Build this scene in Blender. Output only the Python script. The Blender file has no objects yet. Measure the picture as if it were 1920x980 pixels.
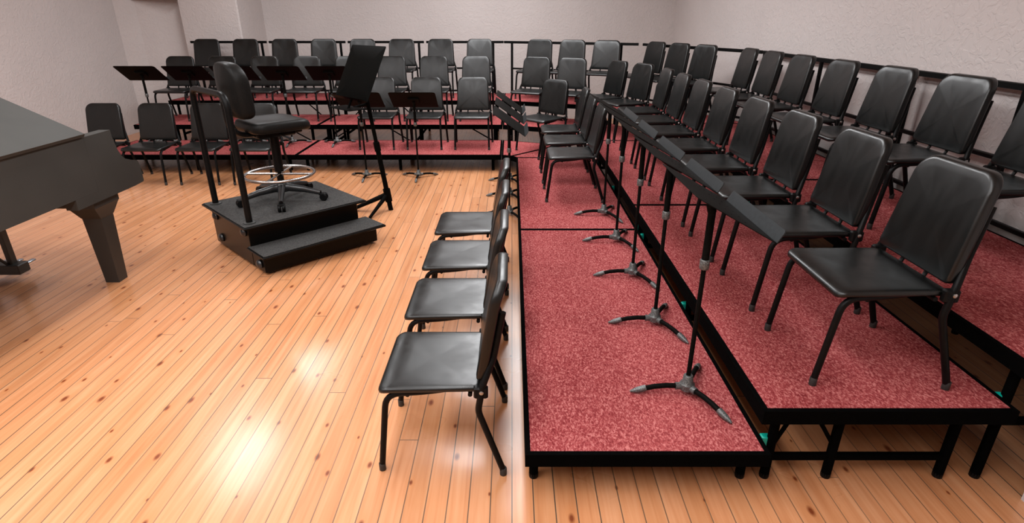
import bpy, math, random
from mathutils import Vector, Matrix
random.seed(7)
PI = math.pi
sc = bpy.context.scene
COL = sc.collection
R = math.radians

# ------------------------------------------------------------------ mesh builder
class MB:
    def __init__(s): s.v = []; s.f = []; s.m = []
    def add(s, vs, fs, mi=0):
        o = len(s.v); s.v += [tuple(p) for p in vs]
        for f in fs: s.f.append(tuple(i + o for i in f)); s.m.append(mi)
        return s
    def box(s, c, d, rot=None, mi=0, bev=0.0):
        x, y, z = d[0] / 2, d[1] / 2, d[2] / 2
        M = rot or Matrix.Identity(3); c = Vector(c)
        if bev > 0:
            b = min(bev, x * .49, y * .49, z * .49)
            rings = [(-z, b), (-z + b, 0), (z - b, 0), (z, b)]
            pts = []; fs = []
            for zz, ins in rings:
                X, Y = x - ins, y - ins; k = b * (1 if ins == 0 else .6)
                q = [(-X + k, -Y), (X - k, -Y), (X, -Y + k), (X, Y - k), (X - k, Y), (-X + k, Y), (-X, Y - k), (-X, -Y + k)]
                pts += [c + M @ Vector((a, e, zz)) for a, e in q]
            for r in range(3):
                for i in range(8):
                    j = (i + 1) % 8; fs.append((r * 8 + i, r * 8 + j, r * 8 + 8 + j, r * 8 + 8 + i))
            fs.append(tuple(range(7, -1, -1))); fs.append(tuple(range(24, 32)))
            return s.add(pts, fs, mi)
        p = [c + M @ Vector((a * x, b * y, e * z)) for e in (-1, 1) for a, b in ((-1, -1), (1, -1), (1, 1), (-1, 1))]
        return s.add(p, [(3, 2, 1, 0), (4, 5, 6, 7), (0, 1, 5, 4), (1, 2, 6, 5), (2, 3, 7, 6), (3, 0, 4, 7)], mi)
    def prism(s, poly, z0, z1, mi=0):
        n = len(poly)
        vs = [(p[0], p[1], z0) for p in poly] + [(p[0], p[1], z1) for p in poly]
        fs = [tuple(range(n - 1, -1, -1)), tuple(range(n, 2 * n))]
        for i in range(n):
            j = (i + 1) % n; fs.append((i, j, n + j, n + i))
        return s.add(vs, fs, mi)
    def extr(s, poly, axis, a0, a1, mi=0):
        """poly in the plane perpendicular to axis 'x' (pts are (y,z))"""
        n = len(poly)
        vs = [(a0, p[0], p[1]) for p in poly] + [(a1, p[0], p[1]) for p in poly]
        fs = [tuple(range(n)), tuple(range(2 * n - 1, n - 1, -1))]
        for i in range(n):
            j = (i + 1) % n; fs.append((j, i, n + i, n + j))
        return s.add(vs, fs, mi)
    def tube(s, pts, r, n=10, mi=0, closed=False, flat=1.0):
        pts = [Vector(p) for p in pts]; m = len(pts)
        rr = r if isinstance(r, (list, tuple)) else [r] * m
        up = None; vs = []
        for i, p in enumerate(pts):
            if closed: t = (pts[(i + 1) % m] - pts[i - 1])
            else: t = pts[min(i + 1, m - 1)] - pts[max(i - 1, 0)]
            t.normalize()
            if up is None:
                up = Vector((0, 0, 1)) if abs(t.z) < .9 else Vector((1, 0, 0))
            u = (up - t * up.dot(t)).normalized(); w = t.cross(u); up = u
            for k in range(n):
                a = 2 * PI * (k + .5) / n
                vs.append(p + (u * math.cos(a) + w * math.sin(a) * flat) * rr[i])
        fs = []
        for i in range(m if closed else m - 1):
            i2 = (i + 1) % m
            for k in range(n):
                k2 = (k + 1) % n; fs.append((i * n + k, i * n + k2, i2 * n + k2, i2 * n + k))
        if not closed:
            fs.append(tuple(range(n - 1, -1, -1))); fs.append(tuple(range((m - 1) * n, m * n)))
        return s.add(vs, fs, mi)
    def lathe(s, prof, c=(0, 0, 0), n=20, M=None, mi=0):
        M = M or Matrix.Identity(3); c = Vector(c); vs = []; fs = []
        for r, z in prof:
            for k in range(n):
                a = 2 * PI * k / n; vs.append(c + M @ Vector((r * math.cos(a), r * math.sin(a), z)))
        m = len(prof)
        for i in range(m - 1):
            for k in range(n):
                k2 = (k + 1) % n; fs.append((i * n + k, i * n + k2, (i + 1) * n + k2, (i + 1) * n + k))
        fs.append(tuple(range(n - 1, -1, -1))); fs.append(tuple(range((m - 1) * n, m * n)))
        return s.add(vs, fs, mi)
    def pad(s, outline, levels, fn, mi=0):
        """outline: closed list (a,b) ccw about 0; levels: (scale, depth); fn(a,b,depth)->xyz"""
        n = len(outline); vs = []; fs = []
        for sc_, dp in levels:
            for a, b in outline: vs.append(fn(a * sc_, b * sc_, dp))
        L = len(levels)
        for i in range(L - 1):
            for k in range(n):
                k2 = (k + 1) % n; fs.append((i * n + k, i * n + k2, (i + 1) * n + k2, (i + 1) * n + k))
        fs.append(tuple(range(n - 1, -1, -1))); fs.append(tuple(range((L - 1) * n, L * n)))
        return s.add(vs, fs, mi)
    def mesh(s, name, mats, smooth=38):
        me = bpy.data.meshes.new(name)
        me.from_pydata(s.v, [], s.f); me.validate()
        import bmesh
        bm = bmesh.new(); bm.from_mesh(me); bmesh.ops.recalc_face_normals(bm, faces=bm.faces[:])
        bm.to_mesh(me); bm.free()
        if not isinstance(mats, (list, tuple)): mats = [mats]
        for m in mats: me.materials.append(m)
        if len(mats) > 1:
            for p, i in zip(me.polygons, s.m): p.material_index = i
        if smooth:
            for p in me.polygons: p.use_smooth = True
            me.set_sharp_from_angle(angle=R(smooth))
        return me

def obj(name, mb, mats, parent=None, smooth=38, label=None):
    o = bpy.data.objects.new(name, mb.mesh(name, mats, smooth)); COL.objects.link(o)
    if parent: o.parent = parent
    if label: o['label'] = label
    return o
def thing(name, label, cat, loc=(0, 0, 0), rz=0, group=None):
    o = bpy.data.objects.new(name, None); COL.objects.link(o)
    o.location = loc; o.rotation_euler = (0, 0, rz); o.empty_display_size = .1
    o['label'] = label; o['category'] = cat
    if group: o['group'] = group
    return o
KIDS = {}
def copy_thing(root, loc, rz, label, group=None):
    r = root.copy(); COL.objects.link(r); r.location = loc; r.rotation_euler = (0, 0, rz)
    r['label'] = label
    if group: r['group'] = group
    for ch in list(root.children):
        c = ch.copy(); COL.objects.link(c); c.parent = r
        for g in list(ch.children):
            d = g.copy(); COL.objects.link(d); d.parent = c
    return r
def struct(name, mb, mats, smooth=0):
    o = obj(name, mb, mats, None, smooth); o['kind'] = 'structure'; return o

def fillet(pts, r, n=5):
    pts = [Vector(p) for p in pts]; out = [pts[0]]
    for i in range(1, len(pts) - 1):
        a, b, c = pts[i - 1], pts[i], pts[i + 1]
        d1 = (a - b); d2 = (c - b); rr = min(r, d1.length * .49, d2.length * .49)
        p, q = b + d1.normalized() * rr, b + d2.normalized() * rr
        for k in range(n + 1):
            t = k / n; out.append((1 - t) ** 2 * p + 2 * t * (1 - t) * b + t * t * q)
    return out + [pts[-1]]
def rrect(hw, hh, rs, n=5):
    """rounded rectangle ccw; rs = radii for (-,-),(+,-),(+,+),(-,+)"""
    out = []
    for (sx, sy), r, a0 in zip(((-1, -1), (1, -1), (1, 1), (-1, 1)), rs, (PI, 1.5 * PI, 0, .5 * PI)):
        cx, cy = sx * (hw - r), sy * (hh - r)
        for k in range(n + 1):
            a = a0 + k / n * PI / 2; out.append((cx + r * math.cos(a), cy + r * math.sin(a)))
    return out

# ------------------------------------------------------------------ materials
def new_mat(name):
    m = bpy.data.materials.new(name); m.use_nodes = True
    nt = m.node_tree; b = nt.nodes['Principled BSDF']
    return m, nt, b
def N(nt, t, **k):
    n = nt.nodes.new(t)
    for a, v in k.items():
        if a in n.inputs: n.inputs[a].default_value = v
        else: setattr(n, a, v)
    return n
def L(nt, a, b): nt.links.new(a, b)
def coord(nt, scale=(1, 1, 1), rot=(0, 0, 0)):
    t = N(nt, 'ShaderNodeTexCoord'); m = N(nt, 'ShaderNodeMapping')
    m.inputs['Scale'].default_value = scale; m.inputs['Rotation'].default_value = rot
    L(nt, t.outputs['Object'], m.inputs['Vector']); return m.outputs['Vector']
def ramp(nt, fac, stops):
    r = N(nt, 'ShaderNodeValToRGB'); e = r.color_ramp.elements
    while len(e) < len(stops): e.new(.5)
    for el, (p, c) in zip(e, stops): el.position = p; el.color = (*c, 1) if len(c) == 3 else c
    L(nt, fac, r.inputs['Fac']); return r.outputs['Color']
def math_(nt, op, a, b=None):
    n = N(nt, 'ShaderNodeMath', operation=op)
    for i, q in enumerate((a, b)):
        if q is None: continue
        if isinstance(q, (int, float)): n.inputs[i].default_value = q
        else: L(nt, q, n.inputs[i])
    return n.outputs[0]
def mixc(nt, fac, a, b, mode='MIX'):
    n = N(nt, 'ShaderNodeMix', data_type='RGBA', blend_type=mode)
    if isinstance(fac, (int, float)): n.inputs[0].default_value = fac
    else: L(nt, fac, n.inputs[0])
    for i, q in ((6, a), (7, b)):
        if isinstance(q, tuple): n.inputs[i].default_value = (*q, 1)
        else: L(nt, q, n.inputs[i])
    return n.outputs[2]
def bump(nt, b, h, strength, dist):
    n = N(nt, 'ShaderNodeBump'); n.inputs['Strength'].default_value = strength
    n.inputs['Distance'].default_value = dist
    L(nt, h, n.inputs['Height']); L(nt, n.outputs[0], b.inputs['Normal'])

def noisy(name, c1, c2, rough, scale=40, metal=0, bs=.15, bd=.001, stretch=(1, 1, 1), spec=.5, coat=0, ior=1.5):
    m, nt, b = new_mat(name)
    v = coord(nt, stretch)
    n = N(nt, 'ShaderNodeTexNoise', Scale=scale, Detail=4.0); L(nt, v, n.inputs['Vector'])
    L(nt, ramp(nt, n.outputs['Fac'], [(.3, c1), (.7, c2)]), b.inputs['Base Color'])
    b.inputs['Roughness'].default_value = rough; b.inputs['Metallic'].default_value = metal
    b.inputs['Specular IOR Level'].default_value = spec
    b.inputs['Coat Weight'].default_value = coat; b.inputs['IOR'].default_value = ior
    if bs: bump(nt, b, n.outputs['Fac'], bs, bd)
    return m

def mat_wall():
    m, nt, b = new_mat('knockdown_plaster')
    v = coord(nt)
    n = N(nt, 'ShaderNodeTexNoise', Scale=1.1, Detail=2.0); L(nt, v, n.inputs['Vector'])
    L(nt, ramp(nt, n.outputs['Fac'], [(.3, (.535, .486, .47)), (.7, (.575, .523, .506))]), b.inputs['Base Color'])
    w = N(nt, 'ShaderNodeTexNoise', Scale=16.0, Detail=3.0, Distortion=1.4); L(nt, v, w.inputs['Vector'])
    h = ramp(nt, w.outputs['Fac'], [(.47, (0, 0, 0)), (.57, (1, 1, 1))])
    f = N(nt, 'ShaderNodeTexNoise', Scale=70.0, Detail=2.0); L(nt, v, f.inputs['Vector'])
    hh = math_(nt, 'ADD', h, math_(nt, 'MULTIPLY', f.outputs['Fac'], .3))
    b.inputs['Roughness'].default_value = .6; b.inputs['Specular IOR Level'].default_value = .3
    bump(nt, b, hh, .36, .006)
    return m

def mat_floor():
    m, nt, b = new_mat('pine_floorboards')
    tc = N(nt, 'ShaderNodeTexCoord'); sp = N(nt, 'ShaderNodeSeparateXYZ'); L(nt, tc.outputs['Object'], sp.inputs[0])
    rowi = math_(nt, 'FLOOR', math_(nt, 'DIVIDE', sp.outputs[0], .0815))
    wn = N(nt, 'ShaderNodeTexWhiteNoise', noise_dimensions='1D'); L(nt, rowi, wn.inputs['W'])
    cb = N(nt, 'ShaderNodeCombineXYZ'); L(nt, math_(nt, 'ADD', sp.outputs[1], math_(nt, 'MULTIPLY', wn.outputs['Value'], 31.7)), cb.inputs[0]); L(nt, sp.outputs[0], cb.inputs[1])
    br = N(nt, 'ShaderNodeTexBrick'); L(nt, cb.outputs[0], br.inputs['Vector'])
    br.offset = 0.0; br.offset_frequency = 2; br.squash = 1
    for k, q in (('Scale', 1.0), ('Brick Width', 4.6), ('Row Height', .0815), ('Mortar Size', .0024), ('Mortar Smooth', .2), ('Bias', 0.0)):
        br.inputs[k].default_value = q
    br.inputs['Color1'].default_value = (0, 0, 0, 1); br.inputs['Color2'].default_value = (1, 1, 1, 1)
    br.inputs['Mortar'].default_value = (.5, .5, .5, 1)
    # grain, drawn out along the boards, offset by board
    ofs = math_(nt, 'MULTIPLY', br.outputs['Color'], 7.0)
    g0 = N(nt, 'ShaderNodeCombineXYZ')
    L(nt, math_(nt, 'ADD', math_(nt, 'MULTIPLY', sp.outputs[0], 42.0), ofs), g0.inputs[0])
    L(nt, math_(nt, 'MULTIPLY', sp.outputs[1], 1.5), g0.inputs[1]); L(nt, ofs, g0.inputs[2])
    gn = N(nt, 'ShaderNodeTexNoise', Scale=1.0, Detail=5.0, Distortion=.6); L(nt, g0.outputs[0], gn.inputs['Vector'])
    base = ramp(nt, gn.outputs['Fac'], [(.25, (.50, .20, .083)), (.5, (.59, .262, .118)), (.75, (.65, .32, .16))])
    tint = ramp(nt, br.outputs['Color'], [(0, (.86, .84, .80)), (.5, (1, 1, 1)), (1, (1.0, 1.03, 1.08))])
    c = mixc(nt, 1.0, base, tint, 'MULTIPLY')
    # knots
    kc = N(nt, 'ShaderNodeCombineXYZ')
    L(nt, math_(nt, 'MULTIPLY', sp.outputs[0], 6.2), kc.inputs[0]); L(nt, math_(nt, 'MULTIPLY', sp.outputs[1], 3.1), kc.inputs[1])
    vo = N(nt, 'ShaderNodeTexVoronoi', Scale=1.0); L(nt, kc.outputs[0], vo.inputs['Vector'])
    vo.voronoi_dimensions = '2D'
    sx = N(nt, 'ShaderNodeSeparateColor'); L(nt, vo.outputs['Color'], sx.inputs[0])
    size = math_(nt, 'MULTIPLY', math_(nt, 'GREATER_THAN', sx.outputs[0], .35), math_(nt, 'ADD', math_(nt, 'MULTIPLY', sx.outputs[1], .075), .03))
    q = math_(nt, 'DIVIDE', vo.outputs['Distance'], math_(nt, 'ADD', size, .0001))
    km = ramp(nt, q, [(.35, (1, 1, 1)), (1.0, (0, 0, 0))])
    kh = ramp(nt, math_(nt, 'MULTIPLY', q, .3), [(.2, (1, 1, 1)), (.9, (0, 0, 0))])
    c = mixc(nt, math_(nt, 'MULTIPLY', kh, .3), c, (.55, .2, .06))
    c = mixc(nt, math_(nt, 'MULTIPLY', km, .95), c, (.17, .035, .011))
    # joints
    jn = N(nt, 'ShaderNodeTexNoise', Scale=.9, Detail=1.0); L(nt, tc.outputs['Object'], jn.inputs['Vector'])
    jf = math_(nt, 'MULTIPLY', br.outputs['Fac'], ramp(nt, jn.outputs['Fac'], [(.3, (.6, .6, .6)), (.6, (1, 1, 1))]))
    c = mixc(nt, jf, c, (.085, .062, .042))
    L(nt, c, b.inputs['Base Color'])
    rn = N(nt, 'ShaderNodeTexNoise', Scale=2.2, Detail=3.0); L(nt, tc.outputs['Object'], rn.inputs['Vector'])
    L(nt, ramp(nt, rn.outputs['Fac'], [(.3, (.25, .25, .25)), (.7, (.36, .36, .36))]), b.inputs['Roughness'])
    b.inputs['Specular IOR Level'].default_value = .5
    b.inputs['Coat Weight'].default_value = .35; b.inputs['Coat Roughness'].default_value = .16
    h = math_(nt, 'SUBTRACT', math_(nt, 'MULTIPLY', gn.outputs['Fac'], .25), math_(nt, 'MULTIPLY', br.outputs['Fac'], 1.0))
    bump(nt, b, h, .22, .003)
    return m

def mat_carpet():
    m, nt, b = new_mat('red_carpet')
    v = coord(nt, (1, .55, 1), (0, 0, .5))
    n = N(nt, 'ShaderNodeTexNoise', Scale=135.0, Detail=3.0, Distortion=.8); L(nt, v, n.inputs['Vector'])
    v2 = coord(nt)
    n2 = N(nt, 'ShaderNodeTexNoise', Scale=3.0, Detail=3.0); L(nt, v2, n2.inputs['Vector'])
    c = ramp(nt, n.outputs['Fac'], [(.34, (.15, .016, .019)), (.5, (.30, .056, .058)), (.66, (.56, .20, .185))])
    c = mixc(nt, .22, c, ramp(nt, n2.outputs['Fac'], [(.3, (.19, .028, .031)), (.7, (.40, .095, .095))]))
    L(nt, c, b.inputs['Base Color']); b.inputs['Roughness'].default_value = .95
    b.inputs['Specular IOR Level'].default_value = .04
    bump(nt, b, n.outputs['Fac'], .5, .004)
    return m

def mat_plastic():
    m, nt, b = new_mat('black_moulded_plastic')
    v = coord(nt, (1, 1, .12))
    n = N(nt, 'ShaderNodeTexNoise', Scale=14.0, Detail=3.0); L(nt, v, n.inputs['Vector'])
    L(nt, ramp(nt, n.outputs['Fac'], [(.3, (.002, .0028, .0027)), (.7, (.0036, .0046, .0045))]), b.inputs['Base Color'])
    L(nt, ramp(nt, n.outputs['Fac'], [(.3, (.27, .27, .27)), (.7, (.38, .38, .38))]), b.inputs['Roughness'])
    f = N(nt, 'ShaderNodeTexNoise', Scale=500.0, Detail=1.0); L(nt, coord(nt), f.inputs['Vector'])
    bump(nt, b, f.outputs['Fac'], .12, .0006)
    b.inputs['Specular IOR Level'].default_value = .42
    return m

M_WALL = mat_wall(); M_FLOOR = mat_floor(); M_CARPET = mat_carpet(); M_PLASTIC = mat_plastic()
M_CEIL = noisy('ceiling_paint', (.70, .67, .64), (.74, .71, .68), .8, 30)
M_TUBE = noisy('black_enamel_tube', (.003, .003, .003), (.005, .005, .005), .4, 60, bs=0, spec=.5, ior=1.2)
M_RIM = noisy('black_rim_rubber', (.0012, .0012, .0012), (.002, .002, .002), .8, 80, spec=.5, ior=1.06)
M_DECKBOARD = noisy('dark_underside_board', (.02, .015, .012), (.03, .022, .018), .8, 12)
M_FOOT = noisy('dark_grey_rubber', (.014, .014, .013), (.028, .028, .026), .6, 150)
M_BOLT = noisy('bright_zinc', (.4, .4, .39), (.5, .5, .49), .3, 60, metal=1)
M_STAND = noisy('black_stand_metal', (.003, .003, .0026), (.0055, .0054, .0049), .5, 90, bs=.1, spec=.5, ior=1.10)
M_LIP = noisy('sheen_toned_stand_lip', (.012, .014, .015), (.019, .022, .024), .4, 60, bs=.1, spec=.22)  # black stand metal, with the lip's blue-grey reflection put into its base colour
M_CSTAND = noisy('matt_black_stand', (.0022, .0023, .002), (.0032, .0032, .0028), .5, 60, bs=0, spec=.5, ior=1.08)
M_CAST = noisy('speckled_cast_grey', (.015, .015, .015), (.19, .2, .195), .42, 260, metal=.3, bs=.3)
M_TEAL = noisy('teal_plastic', (.0, .36, .27), (.0, .42, .32), .45, 40)
M_PODTOP = noisy('charcoal_podium_carpet', (.022, .0215, .021), (.06, .0585, .056), .95, 110, bs=.5, bd=.004, spec=.2)
M_PODSIDE = noisy('black_podium_laminate', (.0025, .0023, .002), (.004, .0035, .003), .3, 20, bs=0, spec=.5, ior=1.22)
M_STOOL = noisy('black_upholstery', (.006, .0058, .0054), (.010, .0097, .0092), .42, 120, bs=.2, spec=.1)
M_CHROME = noisy('chrome', (.42, .41, .40), (.5, .49, .48), .26, 20, metal=1, bs=0)
M_STOOLBASE = noisy('black_nylon', (.012, .013, .014), (.02, .021, .022), .28, 60, bs=.1)
M_PIANO = noisy('dark_grey_piano_satin', (.038, .0375, .034), (.044, .043, .039), .6, 5, bs=0, spec=.16)
M_PIANODARK = noisy('dark_piano_leg', (.022, .021, .0185), (.027, .0255, .0225), .5, 5, bs=0)
M_IVORY = noisy('ivory_keys', (.75, .72, .64), (.8, .77, .7), .3, 30, bs=0)
M_EBONY = noisy('ebony_keys', (.008, .008, .008), (.012, .012, .012), .3, 30, bs=0)
M_BRASS = noisy('pedal_steel', (.30, .34, .38), (.36, .40, .44), .3, 30, metal=1, bs=0)

# ------------------------------------------------------------------ levels and plan
H1, H2, H3 = .1976, .3942, .5887
XS = -.124                       # seam between back arm and corner
XL0 = XS - 2 * 2.438
YB = {1: (6.69, 7.595), 2: (7.604, 8.50), 3: (8.509, 9.43)}
XR = {1: (.049, .963), 2: (.903, 1.817), 3: (1.78, 2.694)}
YR = (1.655, 4.105, 6.555)
HZ = {1: H1, 2: H2, 3: H3}

# ------------------------------------------------------------------ room shell
ZC = 3.4
XW, YW, XLW, YF = 2.80, 10.60, -6.02, -3.6
struct('floor', MB().box(((XLW + XW) / 2, (YW + YF) / 2, -.05), (XW - XLW + .6, YW - YF + .6, .1)), M_FLOOR)
struct('ceiling', MB().box(((XLW + XW) / 2, (YW + YF) / 2, ZC + .05), (XW - XLW + .6, YW - YF + .6, .1)), M_CEIL)
struct('wall_right', MB().box((XW + .1, (YW + 1.63) / 2, ZC / 2), (.2, YW - 1.63 + .2, ZC)), M_WALL)
struct('wall_back', MB().box(((XLW + XW) / 2, YW + .1, ZC / 2), (XW - XLW + .2, .2, ZC)), M_WALL)
struct('wall_left', MB().box((XLW - .1, (9.52 + YF) / 2, ZC / 2), (.2, 9.52 - YF, ZC)), M_WALL)
struct('wall_front', MB().box(((XLW + XW) / 2, YF - .1, ZC / 2), (XW - XLW + .2, .2, ZC)), M_WALL)
struct('wall_right_near', MB().box((2.42, (1.635 + YF) / 2, ZC / 2), (.96, 1.635 - YF, ZC)), M_WALL)
# stepped piers in the left back corner
struct('wall_left_corner', MB().prism([(-6.3, 9.40), (-6.02, 9.40), (-5.86, 9.52), (-5.80, 9.58), (-5.16, 9.86), (-5.16, 10.8), (-6.3, 10.8)], 0, ZC), M_WALL)
struct('trim_1', MB().box((-4.72, 10.13, ZC / 2), (.92, .98, ZC), bev=.02), M_WALL, 30)
struct('trim_2', MB().box((-5.50, 9.72, 2.65), (.72, .40, 1.40), bev=.02), M_WALL, 30)

# ------------------------------------------------------------------ risers
def riser(poly, z, legs, label, bars=(), braces=(), teal=()):
    cx = sum(p[0] for p in poly) / len(poly); cy = sum(p[1] for p in poly) / len(poly)
    t = thing('stage_riser', label, 'riser', (cx, cy, 0), 0, 'red carpeted risers')
    P = [(p[0] - cx, p[1] - cy) for p in poly]
    n = len(P)
    def inset(P, d):
        out = []
        for i in range(n):
            a, b, c = Vector(P[i - 1]), Vector(P[i]), Vector(P[(i + 1) % n])
            e1 = (b - a).normalized(); e2 = (c - b).normalized()
            n1 = Vector((-e1.y, e1.x)); n2 = Vector((-e2.y, e2.x))
            k = n1 + n2; k = k / max(.3, 1 + n1.dot(n2)); out.append(tuple(b + k * d))
        return out
    Q = inset(P, .02)
    obj('carpet', MB().prism(Q, z - .012, z), M_CARPET, t, 0)
    f = MB(); zt, zb = z - .0008, z - .058
    vs = [(*p, zb) for p in P] + [(*p, zt) for p in P] + [(*p, zt) for p in Q] + [(*p, zb) for p in Q]
    fs = []
    for i in range(n):
        j = (i + 1) % n
        for k in range(4):
            a, b = k * n, ((k + 1) % 4) * n; fs.append((a + i, a + j, b + j, b + i))
    f.add(vs, fs); obj('rim_frame', f, M_RIM, t, 0)
    obj('deck_board', MB().prism(Q, z - .045, z - .0121), M_DECKBOARD, t, 0)
    for (x, y) in legs:
        lg = obj('leg', MB().tube([(x - cx, y - cy, .012), (x - cx, y - cy, z - .045)], .0185, 12), M_RIM, t)
        obj('foot_cap', MB().lathe([(.0180, 0), (.0188, .003), (.0188, .02), (.0184, .022)], (x - cx, y - cy, 0), 12), M_TUBE, lg)
    for p, q in bars:
        p = Vector(p) - Vector((cx, cy, 0)); q = Vector(q) - Vector((cx, cy, 0)); d = q - p
        mid = (p + q) / 2; rz = math.atan2(d.y, d.x)
        obj('cross_bar', MB().box(mid, (d.length, .022, .03), Matrix.Rotation(rz, 3, 'Z'), bev=.003), M_RIM, t)
    for p, q in braces:
        p = Vector(p) - Vector((cx, cy, 0)); q = Vector(q) - Vector((cx, cy, 0))
        obj('diagonal_brace', MB().tube([p, q], .0085, 8), M_RIM, t)
    for (x, y, zz) in teal:
        obj('teal_clip', MB().box((x - cx, y - cy, zz), (.035, .03, .06), bev=.004), M_TEAL, t, label='teal plastic clip')
    return t
TIER = {1: 'lowest', 2: 'middle', 3: 'top'}
for lv in (1, 2, 3):
    z = HZ[lv]; y0, y1 = YB[lv]; x0, x1 = XR[lv]
    for k, side in ((0, 'left'), (1, 'right')):
        a = XL0 + 2.438 * k + (.0 if k == 0 else .004); b = XL0 + 2.438 * (k + 1) - .004
        legs = []; bars = []; br = []
        for x in (a + .10, (a + b) / 2, b - .10):
            legs += [(x, y0 + .06), (x, y1 - .08)]
            if lv > 1: bars.append(((x, y0 + .06, .10), (x, y1 - .08, .10)))
        if lv > 1:
            br = [((a + .42, y0 + .06, z - .05), (a + .11, y0 + .06, z * .42)), ((b - .42, y0 + .06, z - .05), (b - .11, y0 + .06, z * .42)),
                  (((a + b) / 2 - .3, y0 + .06, z - .05), ((a + b) / 2 - .01, y0 + .06, z * .42))]
        riser([(a, y0), (b, y0), (b, y1), (a, y1)], z, legs,
              f'red carpeted riser, {TIER[lv]} tier along the back wall, {side} half of that straight run', bars, br)
    for k, side in ((0, 'nearest the camera'), (1, 'farther from the camera')):
        a, b = YR[k], YR[k + 1] - .004
        legs = []; bars = []; br = []; tl = []
        for y in (a + .10, (a + b) / 2, b - .10):
            if lv == 1: legs += [(x0 + .037, y), (x1 - .053, y)]
            else:
                legs += [(x0 + .105 if lv == 2 else x0 + .07, y), (x1 - .115, y)]
                xa, xb = legs[-2][0], legs[-1][0]
                bars.append(((xa, y, .102 if lv == 2 else .273), (xb, y, .102 if lv == 2 else .273)))
                if lv == 2:
                    legs.append((1.254, y))
                    br += [((1.085, y, z - .05), (1.018, y, .165)), ((1.13, y, z - .05), (1.245, y, .165))]
                tl.append((xa - .022, y + .012, .165 if lv == 2 else .36))
        riser([(x0, a), (x1, a), (x1, b), (x0, b)], z, legs,
              f'red carpeted riser, {TIER[lv]} tier of the right side run, section {side}', bars, br, tl)
WM = {1: ((-.002, 6.64), (.631, 7.291)), 2: ((.618, 7.300), (1.245, 7.93)), 3: ((1.250, 7.940), (1.80, 8.56))}
g = .002
for lv in (1, 2, 3):
    z = HZ[lv]; y0, y1 = YB[lv]; x0, x1 = XR[lv]; mi, mo = WM[lv]
    pa = [(XS + g, y0), (mi[0] - g, mi[1] + g), (mo[0] - g, mo[1] + g), (XS + g, y1)]
    pb = [(x0, YR[2] + g), (x1, YR[2] + g), (mo[0] + g, mo[1] - g), (mi[0] + g, mi[1] - g)]
    def inn(P, i, j, s=.1):
        c = Vector((sum(p[0] for p in P) / 4, sum(p[1] for p in P) / 4)); v = Vector(P[i])
        return tuple(v + (c - v) * s)
    la = [inn(pa, i, 0, .22) for i in range(4)]; lb = [inn(pb, i, 0, .22) for i in range(4)]
    riser(pa, z, la[2:] if lv == 1 else la, f'red carpeted corner riser, {TIER[lv]} tier, wedge joining the back wall run')
    riser(pb, z, lb, f'red carpeted corner riser, {TIER[lv]} tier, wedge joining the right side run')

# ------------------------------------------------------------------ safety rails behind the top tier
def rail(p, q, label, posts):
    p = Vector((*p, 0)); q = Vector((*q, 0)); d = q - p; ln = d.length; rz = math.atan2(d.y, d.x)
    t = thing('safety_rail', label, 'railing', (p.x, p.y, H3), rz, 'black rails behind the top tier')
    for z, nm, hh in ((.760, 'top_bar', .036), (.375, 'middle_bar', .026), (.034, 'bottom_bar', .026)):
        e = .006 if nm == 'top_bar' else posts[0]
        x0 = .006 if nm == 'top_bar' else posts[0]; x1 = ln - .006 if nm == 'top_bar' else posts[-1]
        obj(nm, MB().box(((x0 + x1) / 2, .028, z), (x1 - x0, .028, hh), bev=.004), M_TUBE, t)
    for x in posts:
        obj('post', MB().box((x, .028, .32), (.034, .024, .86), bev=.003), M_TUBE, t)
    return t
YRAIL = 9.436
for i, (a, b) in enumerate(((-5.02, -3.80), (-3.80, -2.573), (-2.573, -1.352), (-1.352, -.124))):
    rail((a + .012, YRAIL), (b - .012 if i < 3 else b, YRAIL), 'black safety rail on back of top tier, ' +
         ['leftmost panel against the plaster pier', 'second panel from the left end', 'third panel, behind the tall conductor desk', 'fourth panel, just left of the corner bend'][i],
         [.09, b - a - .11] if i < 3 else [.09, b - a - .18])
rail((-.139, YRAIL + .006), (1.79, 8.587), 'black safety rail behind the corner wedge chairs by the back wall', [.14, 1.0, 1.86])
rail((1.822, 8.553), (2.702, 6.56), 'black safety rail behind the corner wedge chairs by the right wall', [.12, 1.1, 2.05])
rail((2.702, 6.552), (2.702, 4.10), 'black safety rail along right wall, farther straight panel', [.03, 1.26, 2.40])
rail((2.702, 4.094), (2.702, 1.66), 'black safety rail along right wall, panel nearest the camera', [.06, .97, 2.38])

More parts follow.
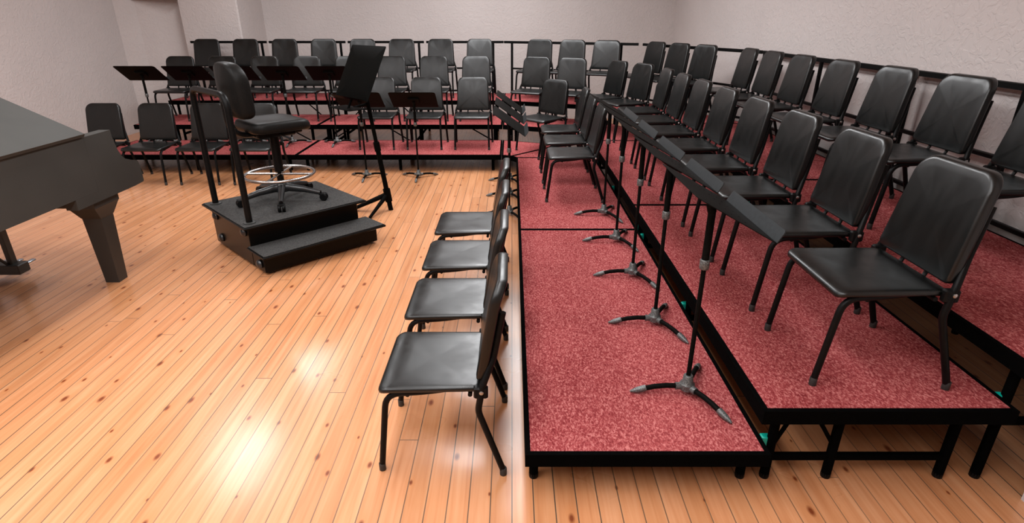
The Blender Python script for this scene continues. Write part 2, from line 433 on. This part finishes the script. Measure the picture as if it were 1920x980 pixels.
# ------------------------------------------------------------------ orchestra chair (front faces local -Y)
def make_chair():
    t = thing('orchestra_chair', 'black chair', 'chair')
    # seat
    W, D, yc = .218, .198, -.036
    out = rrect(W, D, (.035, .035, .02, .02), 5)
    def fs(a, b, dp):
        x, y = a * (1 - .0 * b), b + yc
        z = .402 - dp
        if dp < .012:
            rr = (a / W) ** 2 + (b / D) ** 2
            z -= .004 * max(0, 1 - rr) ** 1.5
        f = max(0, (-b - D * .62) / (D * .38)); z -= .014 * f * f
        return (x * (1 - .03 * (b / D > .5)), y, z)
    s = MB().pad(out, [(.08, 0), (.2, 0), (.35, 0), (.5, 0), (.65, 0), (.8, 0), (.92, .0), (.97, .0015), (.992, .005), (1, .011), (.995, .019), (.97, .024), (.9, .026), (.3, .026)], fs)
    obj('seat', s, M_PLASTIC, t, 60)
    # backrest
    hw, hh = .203, .2
    out = rrect(hw, hh, (.022, .022, .07, .07), 6)
    def fb(a, b, dp):
        u = (b + hh) / (2 * hh)
        x = a * (1.025 - .095 * u)
        y = .152 + .030 * u + .048 * u ** 2.2 - .012 * (a / hw) ** 2 + dp
        return (x, y, .420 + u * .392)
    lev = [(.06, 0), (.35, 0), (.6, 0), (.8, 0), (.93, .0005), (.975, .003), (.995, .009), (1, .016), (1, .032), (.985, .040), (.94, .043), (.6, .043), (.06, .043)]
    obj('backrest', MB().pad(out, lev, fb), M_PLASTIC, t, 60)
    for sx in (-1, 1):
        p = fillet([(sx * .208, -.245, .02), (sx * .203, -.203, .366), (sx * .196, -.05, .372), (sx * .19, .05, .384)], .06, 6)
        lg = obj('leg', MB().tube(p, .0125, 10), M_TUBE, t)
        obj('foot_cap', MB().lathe([(.0130, 0), (.0138, .002), (.0138, .032), (.0128, .034)], (sx * .208, -.245, 0), 12), M_FOOT, lg, label='grey rubber foot cap')
        p = fillet([(sx * .235, .245, .02), (sx * .227, .150, .305), (sx * .222, .168, .41), (sx * .180, .212, .52), (sx * .168, .246, .70)], .022, 5)
        lg = obj('leg', MB().tube(p, .0130, 10), M_TUBE, t)
        obj('foot_cap', MB().lathe([(.0134, 0), (.0142, .002), (.0142, .032), (.0133, .034)], (sx * .235, .245, 0), 12), M_FOOT, lg, label='grey rubber foot cap')
        j = obj('joint_bracket', MB().box((sx * .216, .162, .385), (.030, .055, .05), bev=.006), M_TUBE, t)
        obj('bolt', MB().lathe([(.0085, 0), (.0085, .006), (.005, .0085)], (sx * .2305, .165, .392), 10, Matrix.Rotation(sx * PI / 2, 3, 'Y')), M_BOLT, j, label='bright steel bolt')
    for sx in (-1, 1):
        obj('back_tab', MB().tube([(sx * .07, .135, .372), (sx * .07, .160, .392), (sx * .066, .182, .45)], .0085, 8), M_TUBE, t)
    fr = MB()
    fr.tube([(-.206, -.12, .362), (.206, -.12, .362)], .009, 8); fr.tube([(-.21, .12, .366), (.21, .12, .366)], .009, 8)
    for sx in (-1, 1): fr.tube([(sx * .07, -.12, .362), (sx * .07, .14, .368)], .008, 8)
    obj('seat_frame', fr, M_TUBE, t)
    return t
proto = make_chair(); used = [False]
def chair(x, y, z, rz, label, group):
    if not used[0]:
        used[0] = True; proto.location = (x, y, z); proto.rotation_euler = (0, 0, rz)
        proto['label'] = label; proto['group'] = group; return proto
    return copy_thing(proto, (x, y, z), rz, label, group)
ORD = ['first', 'second', 'third', 'fourth', 'fifth', 'sixth', 'seventh', 'eighth']
for i, n_ in enumerate(('leftmost, partly hidden by the piano', 'second from left, right of its end', 'third from the left, behind the podium handrail', 'rightmost, behind the conductor stool seat')):
    chair(-4.595 + .586 * i, 6.319, 0, 0, 'black chair on floor near the piano, ' + n_, 'floor chairs before the back risers')
for i, n_ in enumerate(('nearest the camera', 'second from the camera', 'third from the camera', 'farthest from the camera')):
    chair(-.28, 2.0 + .571 * i, 0, -PI / 2, 'black chair on wooden floor beside the red riser edge, ' + n_, 'floor chairs along the right riser edge')
for i, n_ in enumerate(('leftmost, behind the tall conductor desk', 'middle, behind a low music stand', 'rightmost, nearest the corner')):
    chair(-1.66 + .585 * i, 7.214, H1, 0, 'grey-lit black chair on lowest back riser, ' + n_, 'chairs on the lowest back riser')
chair(.375, 6.98, H1, R(-45), 'lone black chair turned diagonally on the lowest corner riser', 'chairs on the lowest corner riser')
for i, n_ in enumerate(('nearest the camera', 'middle one', 'farthest from the camera')):
    chair(.55, 5.02 + .606 * i, H1, -PI / 2, 'black chair facing left on lowest right riser, ' + n_ + ' of three', 'chairs on the lowest right riser')
for i in range(8):
    chair(-4.61 + .5875 * i, 8.125, H2, 0, f'black chair on middle back riser, {ORD[i]} from the left in that straight row', 'chairs on the middle back riser')
for i in range(8):
    chair(-4.65 + .594 * i, 9.03, H3, 0, f'black chair on top back riser before the rail, {ORD[i]} from the left in that row', 'chairs on the top back riser')
for i, (x, y) in enumerate(((.258, 7.983), (.726, 7.79))):
    chair(x, y, H2, R(-22.5), 'grey-lit black chair on middle corner riser by back run, ' + ('left one', 'right one')[i], 'corner chairs on the middle tier')
for i, (x, y) in enumerate(((.336, 8.856), (.805, 8.662), (1.275, 8.468))):
    chair(x, y, H3, R(-22.5), 'grey-lit black chair on top corner riser by back run, ' + ('left of three', 'middle of three', 'right of three')[i], 'corner chairs on the top tier')
for i, (x, y) in enumerate(((1.112, 7.330), (1.322, 6.866))):
    chair(x, y, H2, R(-68), 'dark black chair on middle corner riser by right run, ' + ('farther one', 'nearer one')[i], 'corner chairs on the middle tier')
for i, (x, y) in enumerate(((1.731, 8.058), (1.9145, 7.587), (2.098, 7.115))):
    chair(x, y, H3, R(-68), 'dark black chair on top corner riser by right run, ' + ('farthest of three', 'middle of three', 'nearest of three')[i], 'corner chairs on the top tier')
for i in range(8):
    chair(1.396, 2.025 + .6 * i, H2, -PI / 2, f'black chair facing left on middle right riser, {ORD[i]} from the camera', 'chairs on the middle right riser')
for i, y in enumerate((2.63, 3.24, 3.86, 4.50, 5.15, 5.75, 6.33)):
    chair(2.268, y, H3, -PI / 2, f'black chair on top right riser before the wall rail, {ORD[i]} from the camera', 'chairs on the top right riser')

# ------------------------------------------------------------------ music stand (player at local +Y)
def make_stand(tilt=35):
    t = thing('music_stand', 'black music stand', 'music stand')
    hub = MB().lathe([(.020, .018), (.030, .022), (.032, .05), (.022, .062), (.0205, .088), (.017, .092)], n=16)
    for a in (-PI / 2, PI / 6, PI * 5 / 6):
        hub.tube([(.018 * math.cos(a), .018 * math.sin(a), .036), (.05 * math.cos(a), .05 * math.sin(a), .036)], .0165, 10)
    obj('base_hub', hub, M_CAST, t, label='speckled grey cast hub')
    for a in (-PI / 2, PI / 6, PI * 5 / 6):
        c, s = math.cos(a), math.sin(a)
        P = lambda r, z: (c * r, s * r, z)
        lg = obj('leg', MB().tube([P(.045, .037), P(.09, .038), P(.14, .033), P(.187, .022)], .0115, 10), M_STAND, t)
        obj('foot_tip', MB().tube([P(.175, .0265), P(.19, .021), P(.215, .0145), P(.243, .008)], [.0135, .0145, .0125, .004], 10), M_CAST, lg, label='silvery grey foot tip')
    obj('lower_pole', MB().tube([(0, 0, .03), (0, 0, .62)], .0095, 12), M_STAND, t)
    obj('upper_tube', MB().tube([(0, 0, .60), (0, 0, .845)], .0145, 12), M_STAND, t)
    obj('collar', MB().lathe([(.0165, .585), (.019, .589), (.019, .622), (.0165, .626)], n=14), M_CAST, t, label='grey height collar')
    T = R(tilt); up = Vector((0, -math.cos(T), math.sin(T))); nr = Vector((0, math.sin(T), math.cos(T))); o = Vector((0, 0, .868))
    def pl(a, b, dp): v = o + Vector((a, 0, 0)) + up * b + nr * dp; return tuple(v)
    out = rrect(.252, .165, (.006, .006, .03, .03), 4)
    d = obj('desk', MB().pad(out, [(.5, .0015), (.97, .0015), (1, .0005), (1, -.0015), (.97, -.0025), (.5, -.0025)], pl), M_STAND, t, 30)
    out2 = rrect(.246, .026, (.012, .012, .004, .004), 3)
    def pl2(a, b, dp): return pl(a, -.165 + dp, .024 - b)
    obj('lip', MB().pad(out2, [(.4, .002), (1, .002), (1, -.0015), (.4, -.0015)], pl2), M_LIP, d, 30)
    hh = MB()
    for k in range(-3, 4):
        for q in (-.06, .0):
            hh.lathe([(.0035, 0), (.0035, .0008)], pl(k * .06, q, .0012), 8, Matrix.Rotation(-T, 3, 'X'))
    obj('peg_hole', hh, M_RIM, d)
    br = MB().tube([(0, 0, .82), pl(0, 0, -.02)], .017, 10)
    br.box(pl(0, 0, -.012), (.12, .10, .018), Matrix.Rotation(-T, 3, 'X'), bev=.003)
    obj('tilt_bracket', br, M_STAND, t)
    return t
sprotos = {}
def stand(x, y, z, rz, label, group, tilt=35):
    if tilt not in sprotos:
        o = sprotos[tilt] = make_stand(tilt); o.location = (x, y, z); o.rotation_euler = (0, 0, rz)
        o['label'] = label; o['group'] = group; return o
    return copy_thing(sprotos[tilt], (x, y, z), rz, label, group)
for i in range(5):
    stand(.752, 2.035 + .603 * i, H1, -PI / 2, f'black music stand on lowest right riser, {ORD[i]} from the camera in that line', 'stands on the lowest right riser', 29)
for i in range(3):
    stand(-.025, 5.044 + .606 * i, 0, -PI / 2, 'black music stand on floor beside the riser corner, ' + ('nearest of three', 'middle of three', 'farthest of three')[i], 'floor stands by the riser corner')
for i in range(5):
    stand(-4.56 + .5775 * i, 7.335, H1, 0, f'black music stand on lowest back riser, {ORD[i]} from the left', 'stands on the lowest back riser')
for i in range(2):
    stand(-1.669 + .595 * i, 6.40, 0, 0, 'black music stand on floor before the back risers, ' + ('behind the tall conductor desk', 'right of the conductor desk')[i], 'floor stands before the back risers')

# ------------------------------------------------------------------ conductor podium (local x = a, local y = b)
A45 = R(45)
def ab(a, b, z=0): return (a * .70711 - b * .70711, a * .70711 + b * .70711, z)
PC = (1.80, 4.28)
px, py, _ = ab(*PC)
pod = thing('conductor_podium', 'black two-step conductor podium with charcoal carpet top and handrail on wooden floor', 'podium', (px, py, 0), A45)
def pb(a0, a1, b0, b1, z0, z1, bev=.004):
    return MB().box(((a0 + a1) / 2 - PC[0], (b0 + b1) / 2 - PC[1], (z0 + z1) / 2), (a1 - a0, b1 - b0, z1 - z0), bev=bev)
obj('platform_body', pb(1.362, 2.245, 4.03, 4.75, .02, .318), M_PODSIDE, pod, 30)
obj('step_body', pb(1.364, 2.285, 3.835, 4.03, .02, .148), M_PODSIDE, pod, 30)
obj('platform_edge', pb(1.312, 2.292, 3.958, 4.795, .318, .334), M_PODSIDE, pod, 30)
obj('platform_carpet', pb(1.324, 2.280, 3.970, 4.783, .334, .3405, .002), M_PODTOP, pod, 30, label='charcoal carpet on the upper platform')
obj('step_edge', pb(1.335, 2.330, 3.760, 4.05, .148, .164), M_PODSIDE, pod, 30)
obj('step_carpet', pb(1.347, 2.318, 3.772, 4.045, .164, .1705, .002), M_PODTOP, pod, 30, label='charcoal carpet on the lower step')
for (b, z) in ((4.66, .255), (4.62, .085), (4.10, .265), (3.90, .075)):
    k = MB().lathe([(.03, 0), (.034, .006), (.03, .018), (.018, .026), (.006, .028)], (1.362 - PC[0], b - PC[1], z), 18, Matrix.Rotation(-PI / 2, 3, 'Y'))
    obj('side_knob', k, M_STOOLBASE, pod)
for a in (1.42, 1.80, 2.2):
    for b in (3.88, 4.70): obj('floor_glide', MB().lathe([(.02, 0), (.022, .004), (.022, .021)], (a - PC[0], b - PC[1], 0), 12), M_FOOT, pod)
rr = fillet([(1.39 - PC[0], 4.045 - PC[1], .34), (1.39 - PC[0], 4.045 - PC[1], 1.22), (1.39 - PC[0], 4.70 - PC[1], 1.22), (1.39 - PC[0], 4.70 - PC[1], .34)], .10, 8)
gr = obj('handrail', MB().tube(rr, .0225, 14), M_TUBE, pod)
for b in (4.045, 4.70):
    obj('rail_flange', MB().lathe([(.042, .3405), (.042, .347), (.028, .350)], (1.39 - PC[0], b - PC[1], 0), 18), M_FOOT, gr)

# ------------------------------------------------------------------ conductor stool (front faces local +X)
st = thing('conductor_stool', 'tall black swivel stool with chrome foot ring on the podium', 'stool', (-1.838, 4.405, .3405), A45)
for k in range(5):
    a = R(0 + 72 * k) - A45; c, s = math.cos(a), math.sin(a)
    def P(r, z): return (c * r, s * r, z)
    lg = obj('base_arm', MB().tube([P(.0, .105), P(.06, .105), P(.18, .090), P(.30, .062)], [.034, .032, .025, .019], 12, flat=.85), M_STOOLBASE, st)
    ca = MB(); M = Matrix.Rotation(a, 3, 'Z') @ Matrix.Rotation(PI / 2, 3, 'X')
    for q in (-.016, .016):
        ctr = Vector(P(.325, .029)) + Vector((-s, c, 0)) * q
        ca.lathe([(.012, -.011), (.026, -.011), (.029, -.006), (.029, .006), (.026, .011), (.012, .011)], ctr, 18, M)
    ca.box(Vector(P(.318, .052)), (.05, .05, .016), Matrix.Rotation(a, 3, 'Z'), bev=.006)
    ca.tube([P(.30, .05), P(.30, .078)], .011, 10)
    obj('caster', ca, M_TUBE, lg)
obj('hub', MB().lathe([(.05, .075), (.052, .085), (.045, .13), (.034, .142)], n=20), M_STOOLBASE, st)
obj('gas_column', MB().lathe([(.026, .13), (.026, .20), (.0155, .201), (.0155, .235), (.034, .236), (.036, .45), (.031, .53)], n=20), M_TUBE, st)
rg = MB(); zc = .215
rg.tube([(.262 * math.cos(2 * PI * k / 40), .262 * math.sin(2 * PI * k / 40), zc) for k in range(40)], .0115, 10, closed=True)
for a in (R(0) - A45, R(90) - A45):
    rg.tube([(-.26 * math.cos(a), -.26 * math.sin(a), zc), (.26 * math.cos(a), .26 * math.sin(a), zc)], .0085, 10)
obj('foot_ring', rg, M_CHROME, st, label='chrome foot ring with cross spokes')
obj('seat_mechanism', MB().box((.0, 0, .535), (.30, .16, .04), bev=.012).box((.16, .0, .535), (.12, .08, .03), bev=.008), M_TUBE, st)
out = rrect(.235, .225, (.09, .13, .13, .09), 7)
def fse(a, b, dp):
    z = .645 - dp
    if dp < .03: z -= .012 * max(0, 1 - (a / .235) ** 2 - (b / .225) ** 2) - .006 * abs(b / .225)
    f = max(0, (a - .1) / .135); z -= .02 * f * f
    return (a + .015, b, z)
obj('seat_cushion', MB().pad(out, [(.08, 0), (.4, 0), (.7, 0), (.88, .003), (.95, .012), (.99, .028), (1, .045), (.98, .066), (.93, .076), (.6, .082), (.1, .085)], fse), M_STOOL, st, 60)
out = rrect(.195, .192, (.05, .05, .14, .14), 8)
def fbk(a, b, dp):
    u = b / .192
    return (-.190 - .008 * u + .03 * (a / .195) ** 2 - dp * 1.2, a, .872 + b)
obj('back_cushion', MB().pad(out, [(.08, 0), (.4, .0), (.7, .002), (.88, .008), (.96, .018), (1, .036), (1, .072), (.97, .088), (.9, .098), (.5, .108), (.08, .11)], fbk), M_STOOL, st, 60)
obj('back_bar', MB().tube(fillet([(-.04, 0, .545), (-.24, 0, .545), (-.315, 0, .62), (-.322, 0, .80)], .08, 6), .020, 10, flat=1.5), M_TUBE, st)
obj('tilt_lever', MB().tube([(.02, -.05, .54), (.0, -.26, .53)], .007, 8).tube([(.0, -.24, .531), (-.002, -.29, .529)], .012, 8), M_STOOLBASE, st)

# ------------------------------------------------------------------ conductor stand
cs = thing('conductor_stand', 'tall black conductor music stand with big desk beside the podium', 'music stand', (-1.161, 5.20, 0), R(135))
# local +Y points to the conductor (-a), local +X = ... along b
Mi = Matrix.Rotation(-R(135), 3, 'Z')
def cl(x, y, z): return Mi @ (Vector((x, y, z)) - Vector((-1.161, 5.20, 0)))
lean_t = Vector((-1.275, 5.085, 1.16)); lean_b = Vector((-1.161, 5.20, 0.0))
def onp(z): t = z / 1.16; return lean_b + (lean_t - lean_b) * t
obj('main_pole', MB().tube([cl(*onp(.0)), cl(*onp(.62))], .023, 12), M_CSTAND, cs)
obj('upper_tube', MB().tube([cl(*onp(.60)), cl(*onp(1.15))], .018, 12), M_CSTAND, cs)
obj('clamp_collar', MB().tube([cl(*onp(.58)), cl(*onp(.66))], .029, 12), M_CSTAND, cs)
j = onp(.16)
obj('leg', MB().tube([cl(*j), cl(-1.30, 4.93, .012)], [.022, .013], 10), M_CSTAND, cs)
obj('leg', MB().tube([cl(*j), cl(-1.52, 5.17, .015)], [.024, .016], 10, flat=1.5), M_CSTAND, cs)
obj('leg_joint', MB().tube([cl(*onp(.09)), cl(*onp(.21))], .034, 12), M_CSTAND, cs)
bc = Vector((-1.375, 4.985, 1.05)); tcn = Vector((-1.215, 5.145, 1.475)); dc = (bc + tcn) / 2
upv = (tcn - bc).normalized(); wv = Vector((.7071, -.7071, 0)); nv = wv.cross(upv).normalized()
if nv.z < 0: nv = -nv
hl = (tcn - bc).length / 2
def cd(a, b, dp): return cl(*(dc + wv * a + upv * b + nv * dp))
dk = obj('desk', MB().pad(rrect(.265, hl, (.008, .008, .012, .012), 3), [(.5, .002), (.98, .002), (1, 0), (1, -.002), (.98, -.004), (.5, -.004)], cd), M_CSTAND, cs, 30)
obj('lip', MB().pad(rrect(.262, .035, (.004, .004, .004, .004), 2), [(.4, 0), (1, 0), (1, .003), (.4, .003)], lambda a, b, dp: cd(a, -hl + dp, .035 + b)), M_CSTAND, dk, 30)
obj('under_shelf', MB().pad(rrect(.17, .085, (.01, .01, .01, .01), 2), [(.4, 0), (1, 0), (1, -.006), (.4, -.006)],
    lambda a, b, dp: cl(*(Vector((-1.405, 4.975, .985)) + wv * a + Vector((.7071, .7071, 0)) * b + Vector((0, 0, dp))))), M_CSTAND, cs, 30)
sh = MB().tube([cl(-1.36, 5.02, .98), cl(*onp(1.0))], .012, 8)
sh.tube([cl(-1.40, 4.98, .98), cl(*(bc + upv * .06 - nv * .01))], .010, 8)
obj('shelf_bracket', sh, M_CSTAND, cs)
obj('tilt_knob', MB().tube([cd(-.20, -hl + .02, -.01), cd(-.27, -hl + .02, -.02)], .012, 10), M_BOLT, cs, label='small bright tilt knob')

# ------------------------------------------------------------------ grand piano (keyboard towards +Y, straight side at +X)
PX, PY = -3.40, 3.2
pn = thing('grand_piano', 'dark grey grand piano with raised lid standing on wooden floor, at left edge', 'piano', (PX, PY, 0))
xr = -2.66 - PX; xl = -xr
def yl(y): return y - PY
# rim outline
tail = [(xr, yl(3.54)), (xr, yl(2.25))]
curve = [(.62, 2.02), (.42, 1.86), (.16, 1.80), (-.08, 1.86), (-.24, 2.02), (-.34, 2.26), (-.44, 2.52), (-.58, 2.74), (-.70, 2.92), (-.74, 3.12)]
outl = [(xr, yl(3.54)), (xl, yl(3.54))] + [(a, yl(b)) for a, b in reversed(curve)] + [(xr, yl(2.25))]
obj('case_rim', MB().prism(outl, .665, 1.008), M_PIANO, pn, 40)
armp = [(3.33, .60), (3.33, .6645), (3.5405, .6645), (3.5405, 1.008), (3.795, 1.008), (3.797, .96), (3.806, .925), (3.818, .87), (3.842, .825), (3.868, .800), (3.93, .777), (3.972, .767), (3.995, .752), (4.004, .71), (4.006, .66), (4.004, .613), (3.995, .605), (3.90, .60)]
for sx in (1, -1):
    a0, a1 = (xr - .075, xr) if sx > 0 else (xl, xl + .075)
    obj('arm_cheek', MB().extr([(yl(y), z) for y, z in armp], 'x', a0, a1), M_PIANO, pn, 25)
obj('key_bed', MB().box((0, yl(3.66), .64), (2 * xr - .16, .62, .07), bev=.004), M_PIANO, pn, 30)
obj('fallboard', MB().box((0, yl(3.72), .83), (2 * xr - .16, .03, .22), Matrix.Rotation(R(-12), 3, 'X'), bev=.004), M_PIANO, pn, 30)
kw = (2 * xr - .22) / 52
keys = MB(); bk = MB()
for i in range(52):
    x = -(xr - .11) + kw * (i + .5)
    keys.box((x, yl(3.865), .715), (kw - .0012, .15, .022), bev=.001)
    if i % 7 not in (1, 4) and i < 51: bk.box((x + kw / 2, yl(3.83), .732), (.011, .095, .018), bev=.002)
ky = obj('keyboard', keys, M_IVORY, pn, 30, label='white piano keys'); obj('black_keys', bk, M_EBONY, ky, 30)
obj('key_slip', MB().box((0, yl(3.965), .70), (2 * xr - .16, .03, .07), bev=.004), M_PIANO, pn, 30)
# lid, hinged along the straight side, raised toward -X
TL = R(26.0)
def lidp(x, y, dz):
    u = xr + .012 - x
    return (xr + .012 - u * math.cos(TL) + dz * math.sin(TL), y, 1.012 + u * math.sin(TL) + dz * math.cos(TL))
lo = [(xr + .012, yl(3.535)), (xl - .012, yl(3.535))] + [(a * 1.012, yl(b - .012)) for a, b in reversed(curve)] + [(xr + .012, yl(2.24))]
lm = MB(); n = len(lo)
lm.add([lidp(x, y, 0) for x, y in lo] + [lidp(x, y, .020) for x, y in lo],
       [tuple(range(n - 1, -1, -1)), tuple(range(n, 2 * n))] + [(i, (i + 1) % n, n + (i + 1) % n, n + i) for i in range(n)])
obj('lid', lm, M_PIANO, pn, 30)
ps = lidp(xl + .12, yl(3.0), -.002)
obj('prop_stick', MB().tube([(xl + .10, yl(3.0), 1.0), ps], .009, 8), M_PIANODARK, pn)
obj('soundboard_plate', MB().prism([(x * .96, y * .96 + .005) for x, y in outl], 1.0085, 1.0095), M_BRASS, pn, 0)
for (lx, ly) in ((-2.772, 3.615), (-4.03, 3.615), (-3.45, 2.10)):
    m_ = MB(); c = (lx - PX, yl(ly))
    prof = [(.0, .046), (.47, .062), (.475, .066), (.545, .115), (.555, .122), (.60, .122)]
    vs = []; fs = []
    zt = .60 if ly > 3 else .665
    for z, r in prof:
        z = z if z < .6 else zt
        for a, b in ((-1, -1), (1, -1), (1, 1), (-1, 1)):
            vs.append((c[0] + a * r * (1 if z < .5 else .72), c[1] + b * r * (1 if z < .5 else 1.0), z))
    for i in range(len(prof) - 1):
        for k in range(4):
            k2 = (k + 1) % 4; fs.append((i * 4 + k, i * 4 + k2, i * 4 + 4 + k2, i * 4 + 4 + k))
    fs.append((3, 2, 1, 0)); q = (len(prof) - 1) * 4; fs.append((q, q + 1, q + 2, q + 3))
    m_.add(vs, fs); obj('leg', m_, M_PIANODARK, pn, 20)
LX, LY = -3.585 - PX, yl(3.63)
ly_ = obj('pedal_lyre', MB().box((LX, LY, .085), (.36, .10, .07), bev=.006).box((LX + .11, LY, .35), (.035, .05, .48), bev=.004)
          .box((LX - .11, LY, .35), (.035, .05, .48), bev=.004).box((LX, LY, .60), (.30, .09, .05), bev=.004)
          .tube([(LX + .10, LY - .03, .12), (LX + .08, LY - .42, .66)], .009, 8).tube([(LX - .10, LY - .03, .12), (LX - .08, LY - .42, .66)], .009, 8), M_PIANODARK, pn, 30)
for k in (-1, 0, 1):
    obj('pedal', MB().box((LX + .10 + k * .055 if False else LX + k * .09, LY + .115, .068), (.032, .16, .012), bev=.004), M_BRASS, ly_, label='steel pedal')

# ------------------------------------------------------------------ light
def area(name, loc, size, power, color=(1, .965, .92), rot=(0, 0, 0)):
    l = bpy.data.lights.new(name, 'AREA'); l.shape = 'RECTANGLE'; l.size, l.size_y = size; l.energy = power; l.color = color
    o = bpy.data.objects.new(name, l); COL.objects.link(o); o.location = loc; o.rotation_euler = rot; return o
LC = (.975, .985, 1.0)
for x, y, p, sx, sy in ((-3.3, 5.6, 42, .6, 1.0), (-3.3, 7.8, 42, .6, 1.2), (-.28, 6.9, 215, 1.1, 4.6),
                        (-4.2, .9, 100, .6, 5.0), (-2.4, .9, 135, .6, 5.0), (-.6, .9, 135, .6, 5.0)):
    area('ceiling_lamp', (x, y, ZC - .03), (sx, sy), p, LC)
w = bpy.data.worlds.new('World'); sc.world = w; w.use_nodes = True
w.node_tree.nodes['Background'].inputs[0].default_value = (.9, .85, .8, 1); w.node_tree.nodes['Background'].inputs[1].default_value = .05

# ------------------------------------------------------------------ camera
cam = bpy.data.cameras.new('Camera'); co = bpy.data.objects.new('Camera', cam); COL.objects.link(co)
co.location = (0, 0, 1.6842); co.rotation_euler = (PI / 2 - .404, 0, 0)
cam.sensor_fit = 'HORIZONTAL'; cam.sensor_width = 36; cam.lens = 1064.7 / 1920 * 36; cam.clip_start = .05
sc.camera = co
vs_ = sc.view_settings; vs_.view_transform = 'Standard'; vs_.look = 'None'; vs_.exposure = 0.0; vs_.gamma = 1.0; vs_.use_curve_mapping = False
